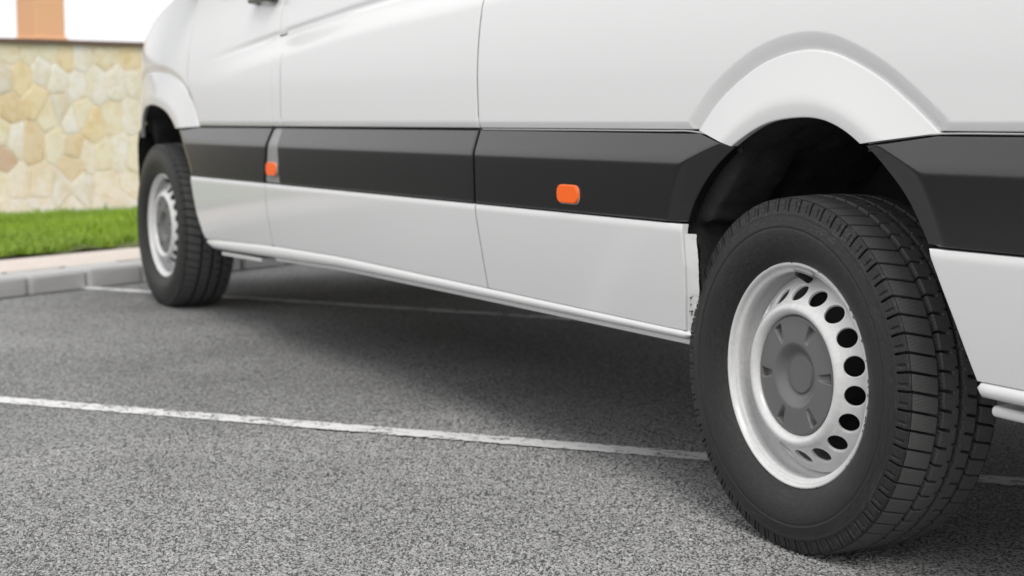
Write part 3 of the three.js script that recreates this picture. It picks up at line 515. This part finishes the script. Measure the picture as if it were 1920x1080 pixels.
marker(-2.806, 0.646, 0.098, 0.045).userData.label = 'orange side marker light on the pillar trim';
// door handle
{
  const t = group('door_handle', [-2.985 - VP[0], 1.232, zBody(-2.985, 1.222) - VP[2]], van);
  const g = new RoundedBoxGeometry(0.2, 0.03, 0.026, 3, 0.01); g.translate(0, 0, 0.028); mesh('grip', g, M.trim, t);
  const b = new RoundedBoxGeometry(0.05, 0.034, 0.03, 3, 0.008); b.translate(0.085, 0, 0.008); mesh('mount', b, M.trim, t);
  const b2 = b.clone(); b2.translate(-0.17, 0, 0); mesh('mount', b2, M.trim, t);
}
// front end: plan curve round the corner, swept by rows [y, outward offset]
const planPts = (() => { const c = []; for (let x = -4.70; x > -5.12; x -= 0.03) c.push([x, plan(x)]); const e = c[c.length - 1]; for (let k = 1; k <= 14; k++) { const a = lerp(0.43, Math.PI / 2, k / 14); c.push([e[0] - 0.30 * (Math.sin(a) - Math.sin(0.43)), e[1] - 0.34 * (Math.cos(0.43) - Math.cos(a))]); } const f = c[c.length - 1]; for (let k = 1; k <= 10; k++) c.push([f[0] - 0.06 * Math.sin(k / 10 * 1.57), lerp(f[1], -0.985, k / 10)]); const m = [...c].reverse().slice(1).map(([x, z]) => [x, -1.97 - z]); return [...c, ...m]; })();
const sweepFront = (rows, u0 = 0, u1 = 1) => gridGeo(planPts.length, rows.length, (i, j) => {
  const a = planPts[Math.max(0, i - 1)], b = planPts[Math.min(planPts.length - 1, i + 1)], L = Math.hypot(b[0] - a[0], b[1] - a[1]), nx = (b[1] - a[1]) / L, nz = -(b[0] - a[0]) / L; const [y, o, sl = 0] = rows[j];
  return [planPts[i][0] + nx * o, y, planPts[i][1] + nz * o, i * 0.03, y];
}, false);
vpart('front_bumper', sweepFront([[0.30, -0.05], [0.32, -0.012], [0.36, 0.004], [0.50, 0.016], [0.60, 0.024], [0.68, 0.024], [0.74, 0.016], [0.772, 0.002], [0.775, -0.03]]), M.trim);
vpart('bumper_end', (() => { const g = gridGeo(2, 12, (i, j) => [-4.70 + 0.0, lerp(0.33, 0.76, j / 11), plan(-4.7) + (i ? -0.055 : 0.002) + 0.022 * Math.sin(j / 11 * 3.1), i, j]); return g; })(), M.trim);
vpart('front_grille', sweepFront([[0.776, -0.012], [0.80, -0.006], [0.95, -0.02], [1.02, -0.05]]), M.trim);
vpart('hood', gridGeo(40, 16, (i, j) => { const u = i / 39, t = j / 15, x = lerp(-5.30, -4.05, t) + 0.22 * (2 * u - 1) ** 2 * (1 - t), y0 = hoodEdge(Math.max(-5.4, x)); return [x, y0 + 0.10 * (1 - (2 * u - 1) ** 4), lerp(plan(x) - 0.06, -1.91 - plan(x), u), u * 2, x]; }, true), M.paint);
vpart('windscreen', gridGeo(20, 8, (i, j) => { const u = i / 19, t = j / 7; return [lerp(-4.25, -3.45, t) - 0.18 * (1 - (2 * u - 1) ** 2), lerp(1.30, 2.2, t), lerp(-0.12 - 0.14 * t, -1.85 + 0.14 * t, u), u, t]; }, false), M.glass);
vpart('a_pillar', gridGeo(6, 14, (i, j) => { const t = j / 13, x = lerp(-4.28, -3.45, t); return [x + i * 0.024, lerp(1.24, 2.2, t), -0.055 - 0.17 * t - 0.012 * (2 - i) ** 2 * (i < 2 ? 1 : 0), i, t]; }), M.paint);
vpart('front_door_window', gridGeo(14, 10, (i, j) => { const t = j / 9, y = lerp(1.355, 2.1, t), x = lerp(lerp(-4.05, -3.45, t), -2.92, i / 13); return [x, y, zBody(x, y, false) - 0.008, x, y]; }), M.glass);
vpart('door_frame', gridGeo(4, 20, (i, j) => { const y = lerp(1.35, roofY, j / 19), x = lerp(-2.93, -2.84, i / 3); return [x, y, zBody(x, y, false) - 0.002, x, y]; }), M.paint);
vpart('roof_side', gridGeo(20, 6, (i, j) => { const x = lerp(-3.5, -2.84, i / 19), y = lerp(2.1, roofY, j / 5); return [x, y, zBody(x, y, false), x, y]; }), M.paint);
{ // mirror on the front door
  const t = group('wing_mirror', [-3.78 - VP[0], 1.50, -0.02 - VP[2]], van);
  const g = new RoundedBoxGeometry(0.12, 0.36, 0.24, 4, 0.045); g.translate(0, 0.03, 0.17); mesh('housing', g, M.trim, t);
  const a = new RoundedBoxGeometry(0.10, 0.06, 0.2, 3, 0.02); a.translate(0, -0.16, 0.02); mesh('arm', a, M.trim, t);
  const q = new RoundedBoxGeometry(0.006, 0.30, 0.19, 2, 0.003); q.translate(0.061, 0.03, 0.17); mesh('mirror_glass', q, M.glass, t);
}
for (const s of [0, 1]) { const g = new RoundedBoxGeometry(0.12, 0.22, 0.26, 4, 0.04); g.rotateY(s ? -0.6 : 0.6); g.translate(-5.19, 0.90, s ? -1.47 : -0.50); vpart('headlight', g, M.lamp); }
// roof, far side, rear doors, floor
vpart('roof', gridGeo(30, 24, (i, j) => { const u = j / 23, x = lerp(-3.5, 1.5, i / 29), zl = zBody(-2, roofY, false), w = 2 * u - 1; return [x - 0.1 * (1 - w * w) * (i === 0 ? 1 : 0), roofY + 0.16 * (1 - Math.abs(w) ** 3.5), lerp(zl, -1.97 - zl, u), x, u]; }, true), M.paint);
{
  const far = new THREE.Shape(); const P = [[-5.2, 0.35], [-5.2, 0.9], [-4.7, 1.12], [-3.5, 2.3], [-3.4, 2.42], [1.5, 2.42], [1.5, 0.40], [0.5, 0.40], [0.43, 0.63]]; far.moveTo(...P[0]); for (const p of P.slice(1)) far.lineTo(...p);
  for (const p of [...openR].reverse()) far.lineTo(...p); far.lineTo(-0.3, 0.39); far.lineTo(-3.65, 0.32); for (const p of [...openF].reverse()) far.lineTo(...p); far.lineTo(-4.76, 0.35);
  const g = new THREE.ExtrudeGeometry(far, { depth: 0.02, bevelEnabled: false }); const p = g.attributes.position; for (let i = 0; i < p.count; i++) p.setZ(i, -1.97 - zBody(p.getX(i), p.getY(i), false) + p.getZ(i)); g.computeVertexNormals(); vpart('far_side_panel', g, M.paint);
}
for (const s of [0, 1]) {
  const t = vpart('rear_door', gridGeo(12, 20, (i, j) => { const y = lerp(0.45, roofY + 0.06, j / 19), zl = zBody(0, y, false); return [1.505 + 0.03 * Math.sin(i / 11 * 3.14), y, lerp(s ? -0.99 : zl, s ? -1.97 - zl : -0.98, i / 11), i, y]; }, true), M.paint);
  const w = new RoundedBoxGeometry(0.012, 0.6, 0.62, 2, 0.005); w.translate(1.54, 1.75, s ? -1.42 : -0.55); vpart('window', w, M.glass, t);
  const l = new RoundedBoxGeometry(0.05, 0.42, 0.13, 3, 0.02); l.translate(1.51, 1.0, s ? -1.90 : -0.08); vpart('tail_light', l, M.redLamp);
}
{ const g = new RoundedBoxGeometry(0.16, 0.2, 1.93, 4, 0.04); g.translate(1.56, 0.47, -0.985); vpart('rear_bumper', g, M.trim); }
// wheel houses
function wheelHouse(open, cx, cy, dir) {
  const base = [], n0 = 10; const a = open[0], b = open[open.length - 1];
  const out = open.map(([x, y]) => [cx + (x - cx) * 1.035, cy + (y - cy) * 1.02]);
  const left = Array.from({ length: n0 }, (_, i) => [out[0][0] + (dir < 0 ? -0.0 : 0), lerp(0.40, out[0][1], i / n0)]), right = Array.from({ length: n0 }, (_, i) => [out[out.length - 1][0] + 0.10 * (i + 1) / n0, lerp(out[out.length - 1][1], 0.40, (i + 1) / n0)]);
  const path = [...left, ...out, ...right], n = path.length, nn = vnoise(131 + Math.round(cx * 7), 64);
  const shell = gridGeo(n, 36, (i, j) => {
    const w = j / 35, k = i / n; const [x, y] = path[i]; const z = lerp(-0.055, -0.018, sstep(0.565, 0.625, y)) - 0.44 * w + plan(x); const step = 0.030 * (sstep(0.05, 0.09, w) - sstep(0.36, 0.44, w)) * (sstep(0.06, 0.10, k) - sstep(0.22, 0.27, k)) * 2.2 + 0.02 * sstep(0.5, 0.56, w);
    const fall = 1 - step - 0.02 * (nn(k * 40 + 3, w * 14 + 3) - 0.5) * sstep(0, 0.1, w); return [cx + (x - cx) * fall, cy + (y - cy) * fall, z, k * 1.6, w * 0.5];
  }, false);
  const wall = gridGeo(n, 2, (i, j) => [j ? lerp(cx, path[i][0], 1.03) : cx, j ? lerp(0.36, path[i][1], 1.03) : 0.40, -0.452 + plan(path[i][0]), path[i][0], j]);
  return [shell, wall];
}
vpart('wheel_house', wheelHouse(openR, 0.05, 0.36, 1), M.liner);
vpart('wheel_house', wheelHouse(openF, -4.30, 0.36, -1), M.liner);
{ // splash guard and bracket inside the rear wheel house
  const g1 = new RoundedBoxGeometry(0.02, 0.30, 0.22, 2, 0.006); g1.rotateZ(-0.30); g1.rotateY(0.2); g1.translate(-0.262, 0.60, -0.17);
  const g2 = new RoundedBoxGeometry(0.012, 0.14, 0.10, 2, 0.004); g2.rotateZ(0.28); g2.translate(-0.285, 0.47, -0.085);
  const g3 = new RoundedBoxGeometry(0.016, 0.20, 0.16, 2, 0.005); g3.rotateZ(-0.62); g3.rotateY(0.25); g3.translate(-0.165, 0.735, -0.16); vpart('splash_guard', g2, M.liner);
  const fl = new RoundedBoxGeometry(3.0, 0.10, 1.7, 2, 0.02); fl.translate(-1.95, 0.43, -0.985); const fl2 = new RoundedBoxGeometry(6.6, 0.08, 1.0, 2, 0.02); fl2.translate(-1.9, 0.58, -0.985); const ax = new THREE.CylinderGeometry(0.045, 0.045, 1.5, 16); ax.rotateX(Math.PI / 2); ax.translate(0, 0.345, -0.985); const df = new THREE.SphereGeometry(0.14, 20, 14); df.translate(0, 0.345, -0.985);
  const tank = new RoundedBoxGeometry(1.3, 0.16, 0.60, 3, 0.04); tank.translate(-1.55, 0.335, -0.80); const sp = new THREE.TorusGeometry(0.26, 0.095, 14, 40); sp.rotateX(Math.PI / 2); sp.translate(0.85, 0.36, -0.985); const gb = new RoundedBoxGeometry(1.1, 0.2, 0.5, 3, 0.06); gb.translate(-3.7, 0.34, -0.985); const ex = new THREE.CylinderGeometry(0.09, 0.09, 0.8, 20); ex.rotateZ(Math.PI / 2); ex.translate(-0.75, 0.34, -1.35); const f2 = new RoundedBoxGeometry(3.2, 0.10, 0.30, 2, 0.02); f2.translate(-1.95, 0.47, -0.33); const f3 = f2.clone(); f3.translate(0, 0, -1.31); const ax2 = ax.clone(); ax2.translate(-4.325, 0, 0); const f4 = new RoundedBoxGeometry(1.0, 0.12, 1.8, 2, 0.02); f4.translate(1.02, 0.46, -0.985);
  vpart('chassis', [fl, fl2, sp, gb, ex, ax, df, tank, f2, f3, ax2, f4], M.chassis);
  const tow = new RoundedBoxGeometry(0.12, 0.020, 0.05, 3, 0.009); tow.translate(0.580, 0.362, -0.085); vpart('body_mount', tow, M.paint);
}

// ------------------------------------------------------------------ wheels
const RC = 0.352, NP = 62;
const side = spline([[0.1000, 0.3475], [0.1030, 0.3452], [0.1058, 0.3395], [0.1082, 0.3290], [0.1115, 0.3160], [0.1145, 0.3010], [0.1172, 0.2850], [0.1155, 0.2650], [0.1080, 0.2430], [0.0960, 0.2260], [0.0850, 0.2170]], 64);
const grooves = [[0.037, 0.0058], [-0.011, 0.0048], [-0.055, 0.0052]];
const flat = (y) => Math.max(y, -0.3438);
function tyre(hi) {
  const ws = new Set(); const st = hi ? 0.004 : 0.02; for (let w = -0.1000; w <= 0.1001; w += st) ws.add(+w.toFixed(4));
  if (hi) for (const [c, h] of grooves) for (const d of [-h - 0.0006, -h + 0.0006, h - 0.0006, h + 0.0006, h + 0.0032, -h - 0.0032, h + 0.022, -h - 0.022, h + 0.0232, -h - 0.0232]) if (Math.abs(c + d) < 0.1000) ws.add(+(c + d).toFixed(4));
  const wl = [...ws].sort((a, b) => a - b);
  const ph = []; // phases within a pitch
  if (hi) { for (let k = 0; k < 10; k++) ph.push(k / 10); for (const c of [0, 0.36, 0.68]) for (const d of [-0.068, -0.056, 0.056, 0.068]) ph.push((c + d + 1) % 1); } else ph.push(0);
  const uniq = [...new Set(ph.map((v) => +v.toFixed(3)))].sort((a, b) => a - b), th = []; const np = hi ? NP : 96;
  for (let k = 0; k < np; k++) for (const p of uniq) th.push([(k + p) / np * 2 * Math.PI, p]); th.push([2 * Math.PI, 0]);
  const near = (p, c) => { const d = Math.abs(p - c); return Math.min(d, 1 - d); };
  const slot = (p, c, h = 0.062) => (near(p, c) < h ? 1 : 0);
  function depth(w, p) {
    if (!hi) return 0; let d = 0;
    for (const [c, h] of grooves) if (Math.abs(w - c) < h) d = Math.max(d, 0.0205);
    if (w > 0.040 || w < -0.059) d = Math.max(d, 0.0190 * slot(p, 0));
    if (w < 0.037 && w > 0.037 - 0.0058 - 0.0225) d = Math.max(d, 0.0185 * slot(p, 0.36));
    if (w > -0.055 && w < -0.055 + 0.0052 + 0.0225) d = Math.max(d, 0.0185 * slot(p, 0.36));
    if (Math.abs(w + 0.011) < 0.0048 + 0.0034) d = Math.max(d, 0.0085 * slot(p, 0.68, 0.06));
    return d;
  }
  const shear = (w) => 0.23 * w / RC;
  const tread = gridGeo(th.length, wl.length, (i, j) => { const w = wl[j], [t, p] = th[i], r = RC - 0.0045 * (w / 0.1000) ** 2 - depth(w, p), a = t + (hi ? shear(w) : 0); return [r * Math.cos(a), flat(r * Math.sin(a)), w, a * RC, w]; });
  const wallSide = (sg) => gridGeo(th.length, side.length, (i, j) => {
    const [w, r0] = side[j], [t, p] = th[i], a = t + (hi ? shear(sg * 0.1000) : 0); let r = r0, ww = w;
    if (hi) {
      const k = j / (side.length - 1); const s1 = slot(p, 0), s2 = slot(p, 0.5, 0.03);
      if (r0 > 0.3205) { const f = sstep(0.3205, 0.333, r0); r -= (0.0150 * s1 * f); ww -= 0.006 * s1 * f; ww -= 0.0020 * slot(p, 0.36) * sstep(0.3205, 0.327, r0) * (r0 < 0.342 ? 1 : 0); }
      ww += 0.0012 * Math.exp(-(((r0 - 0.3175) / 0.0018) ** 2)) - 0.0014 * Math.exp(-(((r0 - 0.2905) / 0.0016) ** 2)) + 0.0012 * sstep(0.2895, 0.2925, r0);
    }
    let y = r * Math.sin(a); const under = clamp((-0.3438 - y) / 0.01); y = flat(y); return [r * Math.cos(a), y, sg * (ww + 0.002 * under), a * r0, r0];
  }, sg > 0);
  return { tread, walls: [wallSide(1), wallSide(-1)] };
}
const tyHi = tyre(true), tyLo = tyre(false);
const sweep = (prof, n = 96) => gridGeo(n + 1, prof.length, (i, j) => { const a = i / n * 2 * Math.PI, [r, w] = prof[j]; return [r * Math.cos(a), r * Math.sin(a), w, a * 0.2, w + r]; }, true);
const roundProf = (pts, n) => spline(pts, n);
const rimBarrel = sweep([[0.2125, 0.078], ...roundProf([[0.2175, 0.0840], [0.2215, 0.0880], [0.2222, 0.0915], [0.2195, 0.0940], [0.2155, 0.0925], [0.2132, 0.0890], [0.2118, 0.0850], [0.2085, 0.0830], [0.2040, 0.0815], [0.2022, 0.0780], [0.2028, 0.0660], [0.2050, 0.0560], [0.2050, 0.0440], [0.2010, 0.0340], [0.1950, 0.0240], [0.1890, 0.0140], [0.1860, 0.0000], [0.1900, -0.0300], [0.2000, -0.0700], [0.2150, -0.0820], [0.2220, -0.0900]], 90)], 128);
// dish: seat, rounded ring, cone with hand holes, rounded foot
const coneW = (r) => { const d = r - 0.1462; return 0.0886 - 0.86 * d - 3.0 * d * d; };
const dishIn = sweep(roundProf([[0.060, 0.055], [0.100, 0.060], [0.114, 0.068], [0.1175, 0.0800], [0.1215, 0.0925], [0.1300, 0.0985], [0.1385, 0.0965], [0.1440, 0.0912], [0.1462, 0.0886]], 40), 144);
const holesGeo = (() => {
  const NH = 18, hr = 0.0196, rc = 0.1620, r0 = 0.1462, r1 = 0.1880, parts = [], nA = 48, nR = 6, half = Math.PI / NH;
  const bend = (u, v) => { const a = u / rc, r = rc + v; return [r * Math.cos(a), r * Math.sin(a), coneW(r)]; };
  for (let h = 0; h < NH; h++) {
    const off = (14 + 20 * h) * Math.PI / 180, hx = half * rc, hy0 = r0 - rc, hy1 = r1 - rc, ry = hr * 0.74;
    const ca = [Math.atan2(hy0, hx), Math.atan2(hy1, hx), Math.atan2(hy1, -hx), Math.atan2(hy0, -hx) + 2 * Math.PI, Math.atan2(hy0, hx) + 2 * Math.PI], per = nA / 4;
    const g = gridGeo(nA + 1, nR + 3, (i, j) => {
      const q4 = Math.min(3, Math.floor(i / per)), fr = (i - q4 * per) / per, A0 = ca[q4], A1 = ca[q4 + 1]; let a;
      if (q4 === 0 || q4 === 2) { const b = q4 ? -hx : hx; a = Math.atan2(lerp(q4 ? hy1 : hy0, q4 ? hy0 : hy1, fr), b); } else { const b = q4 === 1 ? hy1 : hy0; a = Math.atan2(b, lerp(q4 === 1 ? hx : -hx, q4 === 1 ? -hx : hx, fr)); }
      const cx = Math.cos(a), sy = Math.sin(a);
      const kx = Math.abs(cx) > 1e-6 ? hx / Math.abs(cx) : 1e9, ky = Math.abs(sy) > 1e-6 ? (sy > 0 ? hy1 : -hy0) / Math.abs(sy) : 1e9, k = Math.min(kx, ky), bx = cx * k, by = sy * k, ix = hr * cx, iy = ry * sy;
      let u, v, dz = 0; if (j < 3) { u = ix * [1.0, 1.0, 1.0][j]; v = iy; dz = [-0.006, -0.0015, 0][j]; if (j === 2) { u *= 1.04; v *= 1.04; } } else { const t = (j - 2) / nR; u = lerp(ix * 1.04, bx, t); v = lerp(iy * 1.04, by, t); }
      const [x, y, z] = bend(u, v); const c = Math.cos(off), s = Math.sin(off), rr = Math.hypot(x, y); const q = 1 + dz / rr * 0.7; return [(x * c - y * s) * q, (x * s + y * c) * q, z + dz * 0.7, (u + h * 0.05), v];
    }, false); parts.push(g);
  }
  const m = mergeGeometries(parts); return m;
})();
const dishFoot = sweep(roundProf([[0.1880, 0.0475], [0.1930, 0.0425], [0.1958, 0.0340], [0.1962, 0.0200]], 10), 128);
// plastic cap with six pockets and a central button
const capGeo = (() => {
  const nr = 92, na = 360;
  return gridGeo(na + 1, nr + 3, (i, j) => {
    const a = i / na * 2 * Math.PI, r = Math.min(0.1178, 0.1178 * Math.min(1, j / nr)); let w = 0.0880 + 0.004 * (1 - (r / 0.118) ** 2);
    w -= 0.0165 * (1 - sstep(0.039, 0.066, r)); w += 0.0030 * (1 - sstep(0.0352, 0.0372, r));
    for (let k = 0; k < 6; k++) {
      const c = (4 + 60 * k) * Math.PI / 180; let da = a - c; da = Math.atan2(Math.sin(da), Math.cos(da)); const u = r * Math.cos(da), v = r * Math.sin(da); if (Math.abs(v) > 0.02 || u < 0) continue;
      const hw = lerp(0.0048, 0.0092, (u - 0.074) / 0.034); const m = sstep(hw + 0.001, hw - 0.0012, Math.abs(v)) * sstep(0.0725, 0.0745, u) * sstep(0.1085, 0.1062, u);
      w -= m * (0.002 + 0.009 * clamp((u - 0.074) / 0.026));
    }
    w -= 0.003 * sstep(0.1135, 0.1178, r); let rr = r; if (j > nr) { w = 0.088 - 0.003 - 0.006 * (j - nr); rr = 0.1180; }
    return [rr * Math.cos(a), rr * Math.sin(a), w, rr * Math.cos(a), rr * Math.sin(a)];
  }, false);
})();
function wheel(name, x, z, hi, turn = 0) {
  const t = group('wheel', [x - VP[0], 0.345, z - VP[2]], van); t.rotation.y = turn;
  const T = hi ? tyHi : tyLo; mesh('tread', T.tread, M.tread, t); mesh('sidewall', T.walls[0], M.sidewall, t); mesh('sidewall', T.walls[1], M.sidewall, t);
  mesh('rim', rimBarrel, M.rim, t); mesh('wheel_disc', [dishIn, holesGeo, dishFoot], M.rim, t); mesh('wheel_cap', capGeo, M.cap, t);
  const bd = new THREE.CylinderGeometry(0.17, 0.17, 0.03, 48); bd.rotateX(Math.PI / 2); bd.translate(0, 0, -0.03); const hb = new THREE.CylinderGeometry(0.09, 0.1, 0.09, 32); hb.rotateX(Math.PI / 2); hb.translate(0, 0, 0.01); mesh('brake', [bd, hb], M.chassis, t);
  if (hi) {
    const a0 = 4 * Math.PI / 180, cv = new THREE.BoxGeometry(0.007, 0.007, 0.002); cv.translate(0.0995, 0, 0.0788); cv.rotateZ(a0); mesh('cap_vent', cv, M.seal, t);
    const wgt = gridGeo(14, 8, (i, j) => { const a = lerp(1.42, 1.72, i / 13) - 0.1, q = j / 7 * Math.PI * 2, e = Math.min(1, Math.min(i, 13 - i) / 2 + 0.2), r = 0.2085 + 0.0055 * Math.cos(q) * e, w = 0.0905 + 0.0045 * Math.sin(q) * e; return [r * Math.cos(a), r * Math.sin(a), w, a, q]; }); mesh('balance_weight', wgt, M.weight, t);
    const cr = rng(141), chips = []; for (let k = 0; k < 34; k++) { const a = cr() * 6.283, L = 0.002 + 0.005 * cr(), c = new THREE.BoxGeometry(0.0010 + 0.0006 * cr(), L, 0.0010); c.translate(0.2206 + 0.0008 * cr(), 0, 0.0935); c.rotateZ(a); chips.push(c); } mesh('paint_chip', chips, M.chassis, t).userData.kind = 'stuff';
    const v = new THREE.CylinderGeometry(0.006, 0.0075, 0.036, 12); v.rotateX(Math.PI / 2 - 0.5); v.translate(0.0, 0.192, 0.066); v.rotateZ(0.05); mesh('valve_stem', v, M.seal, t);
  }
  return t;
}
wheel('rear', 0, -0.145, true).userData.label = 'near rear wheel with grey cap and deep tread';
wheel('front', -4.375, -0.145, true, 0.025).userData.label = 'far front wheel beside the kerb';
wheel('rear', 0, -1.825, false, Math.PI); wheel('front', -4.325, -1.825, false, Math.PI);

renderer.render(scene, camera);
